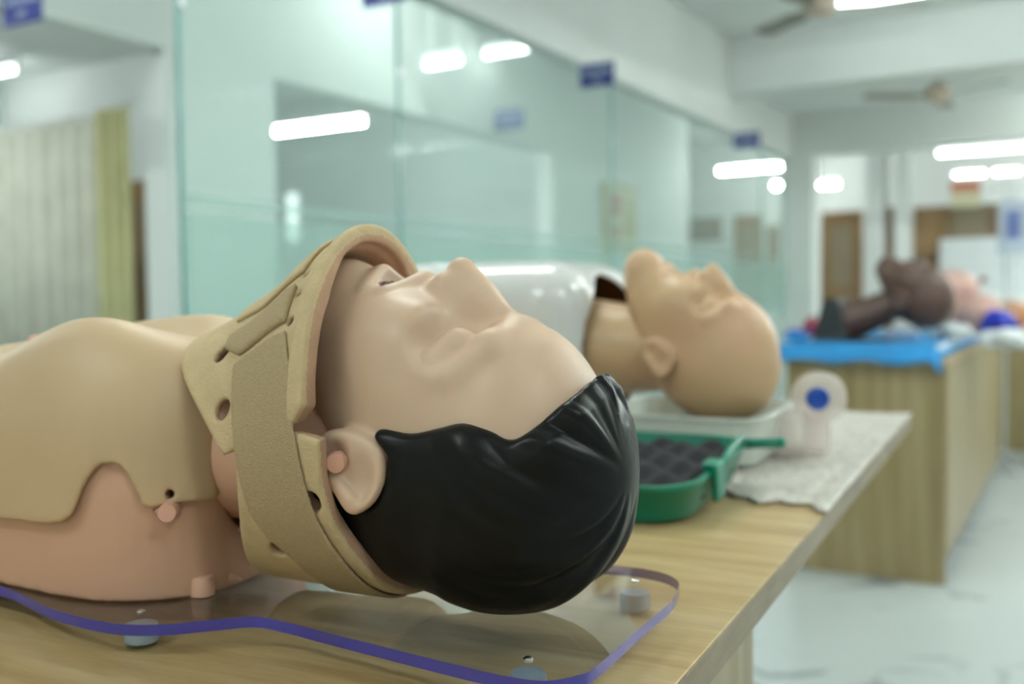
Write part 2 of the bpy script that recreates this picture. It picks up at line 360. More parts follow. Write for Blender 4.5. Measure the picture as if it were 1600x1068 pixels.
# ceiling beams
st('trim_1', GN + .06, 4.1, 8.05, 8.35, 2.65, CZ, M['ceil'], bev=.01)
st('trim_2', GN + .06, 4.1, 10.1, 10.45, 2.40, CZ - .0, M['wall'], bev=.01)
st('ceiling_bay', GN + .06, 4.1, 8.35, 10.1, 2.79, 2.85, M['ceil'])
st('trim_3', GN + .06, 4.1, 2.6, 2.9, 2.75, CZ, M['ceil'], bev=.01)
# glass panes of the partition, each with its frosted film and edge
joints = [2.36, 3.59, 5.86, 9.25, 10.12]
whichg = ['nearest', 'second nearest', 'second farthest', 'farthest']
for i, (s0, s1) in enumerate(zip(joints, joints[1:])):
    sc = (s0 + s1) / 2
    root = empty('glass_pane', W(GN, sc), ROT, f'clear green-tinted glass partition pane, {whichg[i]} of the four panes in the row', 'glass pane', 'glass partition panes')
    pc = (GN, sc, 0)
    rbox('pane', GN - .006, GN + .006, s0 + .006, s1 - .006, .02, 2.37, M['glass'], parent=root, pc=pc)
    rbox('frosted_film', GN + .007, GN + .0085, s0 + .012, s1 - .012, .80, 1.30, M['frost'], parent=root, pc=pc)
    rbox('frosted_film', GN + .007, GN + .0085, s0 + .012, s1 - .012, 1.33, 1.36, M['frost'], parent=root, pc=pc)
    rbox('edge_strip', GN - .0075, GN + .0075, s0 - .002, s0 + .008, .02, 2.37, M['glassedge'], parent=root, pc=pc)
    MB().box(-.014, .014, s0 - sc + .0, s0 - sc + .03, 1.98, 2.02, .003).build('patch_clip', M['steel'], root)

# direction signs: small plates hung square to the partition
def sign(n0, s, z0, wd, ht, label, seed):
    root = empty('door_sign', W(n0 + wd / 2, s, z0), ROT, label, 'sign', 'blue hanging signs')
    MB().box(-wd / 2, wd / 2, -.006, .006, 0, ht, .002).build('plate', M['sign'], root)
    rr = random.Random(seed); t = MB(); x = -wd * .42
    while x < wd * .40:
        g = rr.uniform(.008, .016); t.box(x, x + g, -.0075, -.0062, ht * .55, ht * .55 + rr.uniform(.020, .034)); x += g + .005
    x = -wd * .10
    while x < wd * .10:
        g = rr.uniform(.010, .016); t.box(x, x + g, -.0075, -.0062, ht * .2, ht * .2 + .024); x += g + .006
    t.build('lettering', M['signtext'], root)['kind'] = 'stuff'
    MB().cyl((-wd * .3, 0, ht - .001), (-wd * .3, 0, ht + .02), .003).cyl((wd * .3, 0, ht - .001), (wd * .3, 0, ht + .02), .003).parts('hanger', M['steel'], root)
sign(GN + .06, 3.28, 2.19, .215, .135, 'blue sign with pale lettering above the dark-haired manikin, hung at the glass top', 1)
sign(GN + .06, 5.30, 2.22, .215, .135, 'blue sign with pale lettering beside the tall glass joint above the bald beige head', 2)
sign(GN + .06, 8.22, 2.23, .22, .13, 'small blue sign just above the bright tube lamp at the far glass end', 3)
sign(PN + .09, 2.58, 2.14, .25, .15, 'blue sign with two lettering rows above the curtain, cut by the picture edge', 4)
sign(PN + .09, 6.55, 2.27, .25, .15, 'faded blue sign hanging inside, seen through the glass partition', 5)

# tube lamps: fixture batten and glowing tube, along n
def tube(n0, n1, s, z, label, mat='tube', group='ceiling tube lamps', rad=.019):
    nc = (n0 + n1) / 2; h = (n1 - n0) / 2
    root = empty('tube_lamp', W(nc, s, z), ROT, label, 'lamp', group)
    MB().box(-h, h, -.03, .03, .035, .075, .006).build('batten', M['fixture'], root)
    MB().cyl((-h + .03, 0, 0), (h - .03, 0, 0), rad, n=14).build('tube', M[mat], root, smooth=True, angle=50)
    MB().box(-h, -h + .03, -.02, .02, -.02, .04, .004).box(h - .03, h, -.02, .02, -.02, .04, .004).parts('socket', M['fixture'], root)
    if z + .08 < CZ: MB().cyl((-h * .6, 0, .074), (-h * .6, 0, CZ - z), .006, n=8).cyl((h * .6, 0, .074), (h * .6, 0, CZ - z), .006, n=8).parts('suspension_rod', M['fixture'], root)
tube(-5.75, -4.55, 5.82, 2.30, 'long tube lamp glowing behind the inner opening above the collared manikin')
tube(-4.0 + .10, -3.43, 6.36, 2.80, 'bright tube lamp high behind the glass between the two nearer blue signs', 'tube_dim')  # lamp added in place of a room lamp's reflection in the glass
tube(-3.80, -3.47, 5.45, 2.53, 'short tube lamp added behind the glass as a reflection, left of the longer high one', 'tube_dim')  # second piece of the same reflection, built as a lamp
tube(-3.88, -3.02, 11.7, 2.50, 'bright tube lamp behind the far glass end below the small blue sign')
tube(-1.75, -.55, 7.1, 2.98, 'tube lamp on the ceiling at the top picture edge beside the near fan', 'tube_dim')
tube(-1.33, -.10, 10.8, 2.40, 'long tube lamp at the right picture edge, upper of the far rows', 'tube_dim')
tube(-1.40, -1.02, 12.85, 2.40, 'short far tube lamp, left one of the three in the lower row', 'tube_dim')
tube(-.98, -.66, 12.85, 2.40, 'short far tube lamp, middle one of the three in the lower row', 'tube_dim')
tube(-.58, -.1, 12.85, 2.40, 'short far tube lamp, right one of the three in the lower row', 'tube_dim')
tube(-2.78, -2.52, 12.1, 2.30, 'short tube lamp glowing above the brown door right of the white column')
for n, s, lab in [(.6, 4.0, 'tube lamp on the ceiling above the back bench, above the picture'), (1.7, 4.4, 'tube lamp on the ceiling right of the back bench, outside the picture'), (1.7, 7.1, 'tube lamp on the ceiling right of the near fan, outside the picture'), (-1.4, 1.8, 'unseen fill tube lamp added above the front bench, above the picture'), (1.7, 2.2, 'unseen fill tube lamp added right of the front bench, outside the picture'), (1.7, -.4, 'unseen fill tube lamp added behind the camera on the right'), (-1.2, -1.4, 'unseen fill tube lamp added behind the camera on the left')]:
    tube(n - .6, n + .6, s, 2.98, lab)  # lamps over the front bench and behind the camera are added fill, unseen
for n, s, lab in [(-3.3, 5.0, 'unseen tube lamp added to brighten the corridor behind the glass, above the picture'), (-3.3, 1.1, 'tube lamp added to light the inner wall behind the glass, out of view'), (-6.4, 1.9, 'tube lamp added to brighten the curtained room, out of view at the left'), (-8.35, 5.3, 'tube lamp deep in the inner room, its end glowing at the left picture edge')]:
    tube(n - .5, n + .5, s, 2.98, lab, 'tube_dim' if n < -8 else 'tube_mid' if s == 5.0 else 'tube_bright' if n == -6.4 else 'tube')  # all but the last are unseen lamps added to brighten inner walls and curtain

tube(.5, 1.7, 9.2, 2.69, 'left unseen tube lamp added to brighten the bay between the two ceiling beams, outside the picture', 'tube_bright')  # unseen lamp added to lift the bay ceiling and rear beam
tube(2.2, 3.4, 9.2, 2.69, 'right unseen tube lamp added to brighten the bay between the two ceiling beams, outside the picture', 'tube_bright')  # another unseen lamp added, brightens the column and beam
for n_, s_, w_ in ((.9, 12.2, 'left'), (2.6, 11.8, 'right')): tube(n_ - .6, n_ + .6, s_, 2.98, f'{w_} ceiling tube lamp of the far room, outside the picture on the right')
gpane = MB().box(-.07, .07, -.012, .012, 0, .5, .003).build('glow_pane', emit('glow_pane_light', (.85, 1, .95), .7), loc=W(-7.45, 8.185, 1.65), rz=ROT); tag(gpane, kind='structure')  # glowing pane added for a bright spot of unknown source
# ceiling fans
def fan(n, s, z, angs, label):
    root = empty('ceiling_fan', W(n, s, z), ROT, label, 'fan', 'ceiling fans')
    MB().lathe([(.0, -.07), (.06, -.065), (.10, -.03), (.105, .02), (.07, .06), (.03, .075)]).build('motor', M['fanhub'], root, smooth=True)
    MB().cyl((0, 0, .05), (0, 0, CZ - z), .013, n=12).build('down_rod', M['fanhub'], root, smooth=True)
    MB().lathe([(.05, CZ - z - .001), (.06, CZ - z - .05), (.02, CZ - z - .09)]).build('canopy', M['fanhub'], root, smooth=True)
    for a in angs:
        c, q = math.cos(R(a)), math.sin(R(a)); P = []
        for rr, wd in ((.10, .03), (.17, .045), (.22, .06), (.55, .065), (.59, .045)): P.append((rr, wd))
        v = []; 
        for zt in (-.004, .004):
            for rr, wd in P:
                for sg in (-1, 1): v.append((rr * c - sg * wd * q, rr * q + sg * wd * c, zt + sg * wd * .18 - .02))
        n2 = len(P) * 2; f = []
        for i in range(len(P) - 1):
            b = i * 2; f += [(b, b + 2, b + 3, b + 1), (n2 + b + 1, n2 + b + 3, n2 + b + 2, n2 + b), (b, n2 + b, n2 + b + 2, b + 2), (b + 1, b + 3, n2 + b + 3, n2 + b + 1)]
        f += [(0, 1, n2 + 1, n2), (n2 - 2, 2 * n2 - 2, 2 * n2 - 1, n2 - 1)]
        pyd('blade', v, f, M['fan'], root, smooth=False)
fan(-1.36, 5.95, 2.68, (20, 140, 260), 'beige ceiling fan cut off by the top picture edge')
fan(-1.05, 8.64, 2.60, (-30, 90, 210), 'beige ceiling fan hanging between the two white ceiling beams')

# curtain in the inner room, along n
def curtain(n0, n1, s, z0, z1, mat, label, folds):
    root = empty('curtain', W((n0 + n1) / 2, s, z0), ROT, label, 'curtain', 'inner room curtains'); N = folds * 10; v = []; f = []
    h = (n1 - n0) / 2
    for i in range(N + 1):
        x = -h + 2 * h * i / N; y = .035 * math.sin(i / 10 * 6.283 + .6 * math.sin(i * .13)); v += [(x, y, 0), (x, y * .7, z1 - z0)]
    f = [(2 * i, 2 * i + 2, 2 * i + 3, 2 * i + 1) for i in range(N)]
    o = pyd('cloth', v, f, mat, root); sm = o.modifiers.new('t', 'SOLIDIFY'); sm.thickness = .003
    MB().cyl((-h - .02, 0, z1 - z0 + .02), (h + .02, 0, z1 - z0 + .02), .012, n=10).build('rail', M['fixture'], root, smooth=True)
    t = MB()
    for i in range(folds): t.lathe([(.014, -.003), (.018, 0), (.014, .003)], (-h + h * 2 * (i + .5) / folds, 0, z1 - z0 + .014), (1, 0, 0), 10)
    t.parts('ring', M['steel'], root, smooth=True)
curtain(-6.9, -4.98, 3.95, .15, 2.1, M['curtain'], 'pale grey-green pleated curtain hanging at the left picture edge', 12)
curtain(-4.97, -4.66, 3.82, .15, 2.1, M['curtainy'], 'narrow yellow-green curtain end beside the grey-green curtain', 3)

# doors and boards of the far side
def door(n0, n1, s, z1, label, glass=None):
    nc = (n0 + n1) / 2; root = empty('wooden_door', W(nc, s, 0), ROT, label, 'door', 'brown doors'); h = (n1 - n0) / 2
    MB().box(-h, h, -.02, .02, .005, z1, .004).build('leaf', M['doorwood'], root)
    MB().box(-h - .05, -h, -.04, .04, 0, z1 + .05, .003).box(h, h + .05, -.04, .04, 0, z1 + .05, .003).box(-h, h, -.04, .04, z1, z1 + .05, .003).parts('frame_bar', M['doorwood'], root)
    MB().box(-h + .06, h - .06, -.026, -.018, 1.1, z1 - .12, .003).build('upper_panel', M['brownboard'], root)
    MB().box(-h + .06, h - .06, -.026, -.018, .15, .95, .003).build('lower_panel', M['brownboard'], root)
    MB().tube([(h - .05, -.018, 1.0), (h - .05, -.055, 1.0), (h - .06, -.06, 1.0), (h - .15, -.06, 1.0)], .008).build('handle', M['steel'], root)
door(-2.66, -2.30, 12.0, 1.92, 'brown wooden door between white columns behind the black neck stand')
door(-4.15, -3.88, 13.45, 2.05, 'brown wooden door seen through the far end of the glass')
door(-7.05, -6.72, 5.81, 1.98, 'brown wooden door with an orange panel beside the yellow-green curtain')
rbox('orange_notice', -6.86, -6.77, 5.776, 5.782, 1.30, 1.72, M['orange'], label='orange notice stuck on the brown door beside the curtain', cat='notice')
st('wall_far_column', -2.22, -2.02, 12.0, 12.3, 0, CZ, M['wall'])
rbox('door_jamb', -1.99, -1.93, 12.05, 12.15, 0, 2.0, M['doorwood'], .003, label='narrow brown post between the two white columns in the far room', cat='post')
st('wall_far_pier', -1.90, -1.76, 12.0, 12.3, 0, CZ, M['wall'])
# brown glazed cabinet row far right
def wallcab(n0, n1, s, z0, z1, label, cols):
    nc = (n0 + n1) / 2; h = (n1 - n0) / 2; root = empty('wall_cabinet', W(nc, s, z0), ROT, label, 'cabinet', 'far brown cabinets')
    MB().box(-h, h, -.02, .3, 0, z1 - z0, .004).build('body', M['brownboard'], root)
    for i in range(cols):
        x0 = -h + 2 * h * i / cols; x1 = -h + 2 * h * (i + 1) / cols
        d = MB().box(x0 + .01, x1 - .01, -.045, -.021, .01, z1 - z0 - .01, .004).build('door', M['doorwood'] if i == 0 else M['brownboard'], root)
        MB().cyl((x1 - .05, -.046, .2), (x1 - .05, -.07, .2), .01, n=8).build('knob', M['steel'], d)
wallcab(-1.74, -.95, 12.3, 1.45, 2.0, 'brown wall cabinet left of the hanging drip bag in the far room', 2)
wallcab(-.94, .4, 12.3, 1.45, 2.0, 'brown wall cabinet at the right picture edge behind the drip bag', 2)
rbox('tall_cupboard', -1.74, -1.50, 12.35, 12.6, 0, 1.45, M['doorwood'], .005, label='tall narrow brown cupboard below the left far wall cabinet', cat='cupboard')
def bed(n0, n1, s0, s1):
    root = empty('hospital_bed', W((n0 + n1) / 2, (s0 + s1) / 2, 0), ROT, 'white hospital bed with raised head panel below the far brown cabinets', 'bed'); h = (n1 - n0) / 2; d = (s1 - s0) / 2
    MB().box(-h, h, -d, d, .45, .70, .05, 3).build('mattress', M['sheet'], root)
    for x in (-h + .05, h - .05):
        for y in (-d + .05, d - .05): MB().cyl((x, y, 0), (x, y, .45), .02, n=10).build('leg', M['fixture'], root)
    MB().box(-h, h, d - .03, d + .01, .40, 1.62, .02).build('headboard', M['sheet'], root)
    MB().box(-h, h, -d - .01, -d + .03, .40, 1.0, .02).build('footboard', M['fixture'], root)
bed(-1.45, .2, 10.9, 12.2)
rbox('far_board', -4.86, -4.40, 13.46, 13.49, 1.78, 2.10, M['brownboard'], .004, label='brown notice board on the far wall behind the glass', cat='notice board')
rbox('notice_panel', -3.78, -3.5, 13.46, 13.49, .9, 1.95, M['brownboard'], .004, label='grey-brown panel right of the door at the glass end', cat='panel')
rbox('far_lamp_globe', -3.45, -3.38, 12.6, 12.67, 2.36, 2.42, M['tube'], .02, label='small round lamp dot beside the white column behind the glass', cat='lamp')
# yellow framed poster on the inner panel
pr = empty('wall_poster', W(PN + .09, 8.95, 1.45), ROT, 'yellow framed poster on the white wall behind the glass', 'poster')
MB().box(-.01, .01, -.34, .34, 0, .65, .003).build('frame', M['yellowframe'], pr)
MB().box(.010, .014, -.30, .30, .04, .61).build('print', M['cream'], pr)
MB().box(.014, .016, -.26, -.08, .32, .54).box(.014, .016, -.24, -.12, .1, .24).parts('printed_figure', M['orangeprint'], pr)
MB().box(.014, .016, .0, .24, .12, .52).build('printed_text_block', M['yellowframe'], pr)
rbox('yellow_post', PN + .085, PN + .14, 8.46, 8.58, 0, 2.06, M['yellowframe'], .004, label='yellow upright post left of the framed poster behind the glass', cat='post')
# ------------------------------------------------------------------ front workbench (frame: origin on its right edge)
TROT = R(-26.9); E0 = Vector((.099, .608, TABLE_Z))
def TW(u, v, z=0): return E0 + Vector((u * math.cos(TROT) - v * math.sin(TROT), u * math.sin(TROT) + v * math.cos(TROT), z))
tb = empty('workbench', TW(-.9, .6, -TABLE_Z), TROT, 'pale wood laminate workbench in front carrying the two pale manikins', 'table')
MB().box(-.9, .9, -1.05, .915, TABLE_Z - .026, TABLE_Z - .0012, .0015).build('tabletop', [M['tabletop']], tb)
MB().box(.9, .9015, -1.05, .915, TABLE_Z - .0255, TABLE_Z - .0015).build('edge_band', M['edgeband'], tb)
MB().box(-.86, .865, -1.0, -.245, .09, TABLE_Z - .027, .002).build('cabinet_body', M['cabwood'], tb)
MB().box(-.80, .80, -.95, -.29, 0, .09).build('plinth', M['blackplastic'], tb)
MB().box(-.80, -.2, .2, .86, 0, TABLE_Z - .027, .002).build('back_pedestal', M['cabwood'], tb)
for i in range(3): 
    d = MB().box(-.84 + i * .57, -.29 + i * .57, -1.022, -1.001, .12, TABLE_Z - .06, .003).build('door', M['cabwood'], tb)
    MB().box(-.34 + i * .57, -.32 + i * .57, -1.04, -1.023, .45, .58, .003).build('handle', M['steel'], d)

# ------------------------------------------------------------------ clear acrylic carrier board with rubber feet
MROT = R(-24); MO = Vector((.092, .665, TABLE_Z))
def ML(u, v, z=0): return MO + Vector((u * math.cos(MROT) - v * math.sin(MROT), u * math.sin(MROT) + v * math.cos(MROT), z))
ab = empty('acrylic_board', MO, MROT, 'clear acrylic board with violet edge under the collared manikin', 'board')
BZ = .022
near = [(-.80, -.100), (-.60, -.104), (-.4865, -.1113), (-.4024, -.1372), (-.3394, -.145), (-.3037, -.1347), (-.2778, -.1139), (-.2545, -.0965), (-.2254, -.0983), (-.1952, -.1043), (-.1401, -.1143), (-.0899, -.1234), (-.0500, -.1290), (-.0261, -.1273), (-.0120, -.1131), (-.0060, -.0947)]
right = [(-.002, -.0183), (.002, .0409)]
far = [(-.001, .075), (-.007, .098), (-.0271, .1165), (-.0654, .1213), (-.1401, .1063), (-.1952, .0963), (-.2254, .0903), (-.2545, .0885), (-.2778, .1059), (-.3037, .1267), (-.3394, .137), (-.4024, .1292), (-.4865, .1033), (-.60, .096), (-.80, .092)]
outl = catmull(near + right + far, 5)
MB().prism([tuple(p) for p in outl], BZ - .0078, BZ, sidemat=1).build('sheet', [M['acrylic'], M['acrylic_edge']], ab)
for (u, v) in [(-.3355, -.1195), (-.0476, -.1002), (-.0366, .0834), (-.3355, .1100), (-.72, -.07), (-.72, .07)]:
    f = MB().lathe([(.0095, .0008), (.0115, .0022), (.0115, .0105), (.0108, BZ - .0080)], (u, v, 0)).build('rubber_foot', M['rubber'], ab, smooth=True, angle=40)
    MB().lathe([(.0030, BZ), (.0032, BZ + .0008), (.002, BZ + .0018), (.0, BZ + .002)], (u, v, 0), n=14).build('screw', M['steel'], f, smooth=True, angle=40)
# ------------------------------------------------------------------ training manikin (frame: u along the body, head at +u; v away from the lens)
man = empty('training_manikin', MO, MROT, 'dark-haired pale vinyl training manikin torso lying on its back wearing a neck collar', 'manikin')
PLAN_N = [(-.78, -.10), (-.62, -.112), (-.53, -.118), (-.47, -.125), (-.41, -.130), (-.372, -.126), (-.338, -.110), (-.314, -.085), (-.303, -.055), (-.300, -.01)]
PLAN = [tuple(p) for p in catmull(PLAN_N, 3, False)]; PLAN += [(u, -.02 - v) for u, v in PLAN[::-1]]
def ztop(u, v):
    g = lambda u0, v0, su, sv: np.exp(-((u - u0) / su) ** 2 - ((v - v0) / sv) ** 2)
    z = .196 + .036 * (g(-.415, -.088, .085, .055) + g(-.425, .068, np.where(u < -.425, .20, .08), .055)) - .03 / (1 + np.exp((u + .71) / .02))
    return z + .014 * g(-.325, -.02, .05, .05)
def body(u, v, z, plan=None):
    p = poly2(u, v, PLAN) if plan is None else plan
    return smax(p - .012 * np.clip((z - .05) / .1, -.5, 1) * 0, z - ztop(u, v), .075)
SKIN_EDGE = [(-.9, .0765), (-.4667, .0765), (-.4362, .0773), (-.4118, .0782), (-.3991, .0802), (-.3914, .0849), (-.3872, .0898), (-.3762, .1118), (-.370, .1202), (-.3656, .1234), (-.3579, .1247), (-.3541, .1220), (-.3498, .1151), (-.3434, .0979), (-.3402, .0927), (-.3357, .0910), (-.3291, .0927), (-.3188, .0936), (-.27, .0935), (-.27, .5), (-.9, .5)]
PEG = np.array((-.3255, -.1000, .0905)); HOLE = np.array((-.3259, -.0991, .1025)); PDIR = np.array((.55, -.83, .08)); PDIR = PDIR / np.linalg.norm(PDIR)
def axial(u, v, z, p, d):
    q = (u - p[0], v - p[1], z - p[2]); t = q[0] * d[0] + q[1] * d[1] + q[2] * d[2]; return t, np.sqrt(np.maximum(q[0] ** 2 + q[1] ** 2 + q[2] ** 2 - t * t, 0))
def f_skin(u, v, z):
    b = body(u, v, z, poly2(u, v, PLAN)[:, :, :1] if np.ndim(u) == 3 else None); sh = np.maximum(b, -b - .0045)
    e = poly2(u, z, SKIN_EDGE) + .0015; f = smax(sh, e, .002)
    neck = np.maximum(np.maximum(np.abs(v + .012) - .054, z - .150), -.345 - u); f = smax(f, -neck, .006)
    neck2 = np.sqrt(((v + .012) / .05) ** 2 + ((z - .13) / .06) ** 2) - 1; f = smax(f, -np.maximum(neck2 * .06, -.335 - u), .006)
    t, r = axial(u, v, z, HOLE, PDIR); f = np.maximum(f, -np.maximum(r - .0033, np.abs(t) - .02)); return np.maximum(f, -u - .76)
def f_base(u, v, z):
    p = poly2(u, v, PLAN)
    b = smax(p + .0065 + .10 * np.clip(.10 - z, 0, .1), z - ztop(u, v) + .008, .06); b = np.maximum(b, BZ + .0005 - z)
    neck = np.maximum(np.sqrt(((v + .012) / .050) ** 2 + ((z - .12) / .06) ** 2) * .05 - .05, -.36 - u); b = smax(b, -neck, .008)
    t, r = axial(u, v, z, HOLE, PDIR); b = np.maximum(b, -np.maximum(r - .003, np.abs(t) - .03))
    return np.maximum(b, -u - .75)
netobj('base_shell', f_base, (-.765, -.15, .018), (-.26, .13, .225), .0024, M['base'], man)
MB().prism([tuple(p) for p in catmull([(-.36, -.078), (-.332, -.072), (-.3215, -.050), (-.3185, -.005), (-.300, .022), (-.280, .046), (-.285, .070), (-.36, .070)], 4)], BZ + .0006, BZ + .0062, bev=.0015).build('flange', M['base'], man, smooth=True, angle=40)
MB().lathe([(.0092, BZ + .0006), (.0088, BZ + .012), (.0080, BZ + .0145), (.003, BZ + .0150), (.003, BZ + .0135), (0, BZ + .0135)], (-.3235, -.0705, 0), n=24).build('screw_boss', M['base'], man, smooth=True, angle=40)
rb = MB().prism([(0, 0), (.022, 0), (.009, .008), (.003, .030), (0, .048)], -.0014, .0014, bev=.0006).build('rib', M['base'], man)
rb.rotation_euler = (R(90), 0, R(35)); rb.location = (-.327, -.0560, BZ + .006)
netobj('chest_skin', f_skin, (-.775, -.15, .065), (-.26, .13, .245), .0022, M['chest'], man)
MB().lathe([(.0068, -.02), (.0068, .0105), (.0062, .0115), (0, .0115)], tuple(PEG), tuple(PDIR), 24).build('shoulder_peg', M['peg'], man, smooth=True, angle=40)
MB().tube([PEG + np.array((-.013, -.0005, -.001)), PEG + PDIR * .004], [.0025, .0045]).build('peg_arm', M['peg'], man, smooth=True)
MB().lathe([(0, -.004), (.006, -.003), (.0085, 0), (.0075, .004), (.003, .007), (0, .0075)], (-.653, .07, float(ztop(np.float64(-.653), np.float64(.07))) - .003), (0, 0, 1), 16).build('nipple', M['peg'], man, smooth=True)
MB().tube([(-.40, -.02, .125), (-.33, -.02, .125), (-.27, -.02, .13), (-.20, -.02, .135), (-.16, -.02, .14)], [.05, .055, .055, .055, .05], 32).build('neck', M['base'], man, smooth=True)

# ---- head: lofted skull and face profile with nose, lips, brow, lids and ears blended on
HT = R(15.5)
def headframe(o, tilt, sc=1.0):
    def xf(V): 
        a, b, c = V[:, 0] * sc, V[:, 1] * sc, V[:, 2] * sc
        return np.stack([o[0] + a * math.cos(tilt) + b * math.sin(tilt), o[1] - c, o[2] - a * math.sin(tilt) + b * math.cos(tilt)], 1)
    return xf
HX = headframe((-.115, -.02, .142), HT)
cF = curve([-.163, -.160, -.1523, -.1402, -.1242, -.1134, -.10, -.0858, -.07, -.06, -.046, -.03, -.012, -.003, .005, .0144, .029, .0394, .0537, .0682, .081, .090, .0965, .1005, .103],
           [.052, .066, .081, .0902, .0935, .0915, .091, .0925, .0940, .0935, .092, .0905, .0895, .0892, .0890, .0888, .0885, .0858, .0768, .0655, .0515, .0385, .024, .010, -.012])
cB = curve([-.163, -.158, -.150, -.14, -.12, -.10, -.08, -.05, -.02, .02, .05, .07, .085, .095, .100, .103], [.045, .036, .025, .010, -.015, -.040, -.065, -.084, -.095, -.1015, -.098, -.088, -.074, -.053, -.036, -.016])
cW = curve([-.164, -.1615, -.158, -.15, -.14, -.12, -.10, -.08, -.06, -.04, -.02, 0, .02, .04, .06, .075, .087, .095, .100, .1035], [.001, .012, .020, .0295, .037, .0475, .0545, .0600, .0642, .0668, .0685, .0702, .0728, .0725, .067, .058, .0455, .0325, .020, .001])
cC = curve([-.165, -.14, -.12, -.10, -.08, -.04, 0, .04, .103], [.048, .042, .028, .012, 0, -.010, -.016, -.020, -.015], .006)
def skull(a, b, c):
    a2 = np.minimum(a, .02); f, k, wd, m = cF(a2), cB(a2), np.maximum(cW(a2), .001), cC(a2)
    r = np.where(b > m, np.maximum(f - m, .001), np.maximum(m - k, .001)); n = np.where(b > m, 2.02 + .33 * np.clip((-.03 - a) / .05, 0, 1), 2.15)
    g = ((np.abs(b - m) / r) ** n + (np.abs(c) / wd) ** n) ** (1 / n)
    pw = 2 - .25 * np.clip((b - m) / .05, 0, 1); g = (g ** pw + (np.maximum(a - .02, 0) / .0835) ** pw) ** (1 / pw) - 1
    return np.maximum(g * np.minimum(wd, .065), -.164 - a)
EAR = [(-.084, -.013), (-.066, -.003), (-.044, -.004), (-.033, -.011), (-.0268, -.026), (-.029, -.043), (-.038, -.0545), (-.048, -.0555), (-.062, -.047), (-.078, -.034)]
EARC = [tuple(p) for p in catmull(EAR, 3)]
def ear(a, b, c):
    p = poly2(a, b, EARC)[:, :, :1] if np.ndim(a) == 3 else poly2(a, b, EARC)
    cm = .0705 + .20 * (-.008 - b) + .03 * (a + .05)
    e = smax(p + .003, np.abs(c - cm) - .0045, .006) - .0015
    cav = ell(a, b, c, (-.047, -.030, .0825), (.0135, .0165, .0075)); e = smax(e, -cav, .004)
    cav = ell(a, b, c, (-.067, -.023, .079), (.009, .010, .007)); e = smax(e, -cav, .004)
    ridge = cone(a, b, c, (-.066, -.036, .0775), (-.046, -.045, .0815), .003, .0035); return smin(e, ridge, .004)
def face(a, b, c0, mouth=1, closed_eye=True, nose=1.0, ears=True, jaw=0):
    c = np.abs(c0); f = skull(a, b, c)
    if jaw: f = smin(f, ell(a, b, c, (-.15, .075, 0), (.022, .028, .03)), .02)
    f = smin(f, ell(a, b, c, (-.048, .044, .046), (.034, .034, .021)), .025)                                    # cheek
    f = smin(f, ell(a, b, c, (-.140, .0735, 0), (.017, .018, .021)), .016)                                       # chin
    f = smax(f, -cone(a, b, c, (-.012, .1000, .026), (-.021, .0700, .057), .0200, .0180), .013)                                 # eye socket
    for p, q, r0, r1 in (((.009, .0800, .005), (.005, .0690, .034), .0085, .0100), ((.005, .0690, .034), (-.013, .0460, .0555), .0100, .0075)): f = smin(f, cone(a, b, c, p, q, r0, r1), .010)
    n = smin(cone(a, b, c, (-.001, .0795, 0), (-.028, .0965, 0), .0080, .0090), cone(a, b, c, (-.028, .0965, 0), (-.0455, .1088, 0), .0090, .0103), .004)
    n = smin(n, cone(a, b, c, (-.050, .098, .0105), (-.044, .100, .008), .0085, .007), .006); n = smin(n, ell(a, b, c, (-.036, .086, 0), (.026, .020, .019)), .012)
    f = smin(f, n, .009)
    f = smax(f, -cone(a, b, c, (-.0625, .103, .0065), (-.052, .106, .0055), .003, .002), .002)                   # nostril
    lid = smin(cone(a, b, c, (-.0140, .0640, .022), (-.0170, .0622, .034), .0080, .0125), cone(a, b, c, (-.0170, .0622, .034), (-.0250, .0515, .049), .0125, .0095), .004)
    f = smin(f, lid - .0012, .0018)                                                                                      # closed eyelid
    f = smin(f, cone(a, b, c, (-.0725, .0945, 0), (-.084, .082, .026), .0078, .004), .010)                       # upper lip
    f = smin(f, cone(a, b, c, (-.1065, .0905, 0), (-.1000, .0805, .0270), .0082, .0045), .007)                    # lower lip
    if mouth: f = smax(f, -ell(a, b, c, (-.0905, .0985, 0), (.0116 * mouth, .0240, .0280)), .0030)
    if ears: f = smin(f, ear(a, b, c), .005)
    return f
head = netobj('head', face, (-.17, -.112, -.092), (.108, .126, .092), .0013, [M['skin'], M['mouth']], man, HX,
              matfn=lambda q: ((((q[:, 0] + .0905) / .0124) ** 2 + ((q[:, 1] - .0985) / .0250) ** 2 + (q[:, 2] / .0288) ** 2 < 1.0) & (q[:, 1] < .0875)).astype(int))
# lower teeth inside the mouth
t = MB()
for i in range(-4, 5):
    x = i * .0046; p = HX(np.array([[-.0975 + .00012 * i * i * .5, .0850 - .00052 * i * i, x]]))[0]; t.sph(tuple(p), (.0034, .0026, .0040), 10)
t.build('teeth', M['teeth'], head, smooth=True)
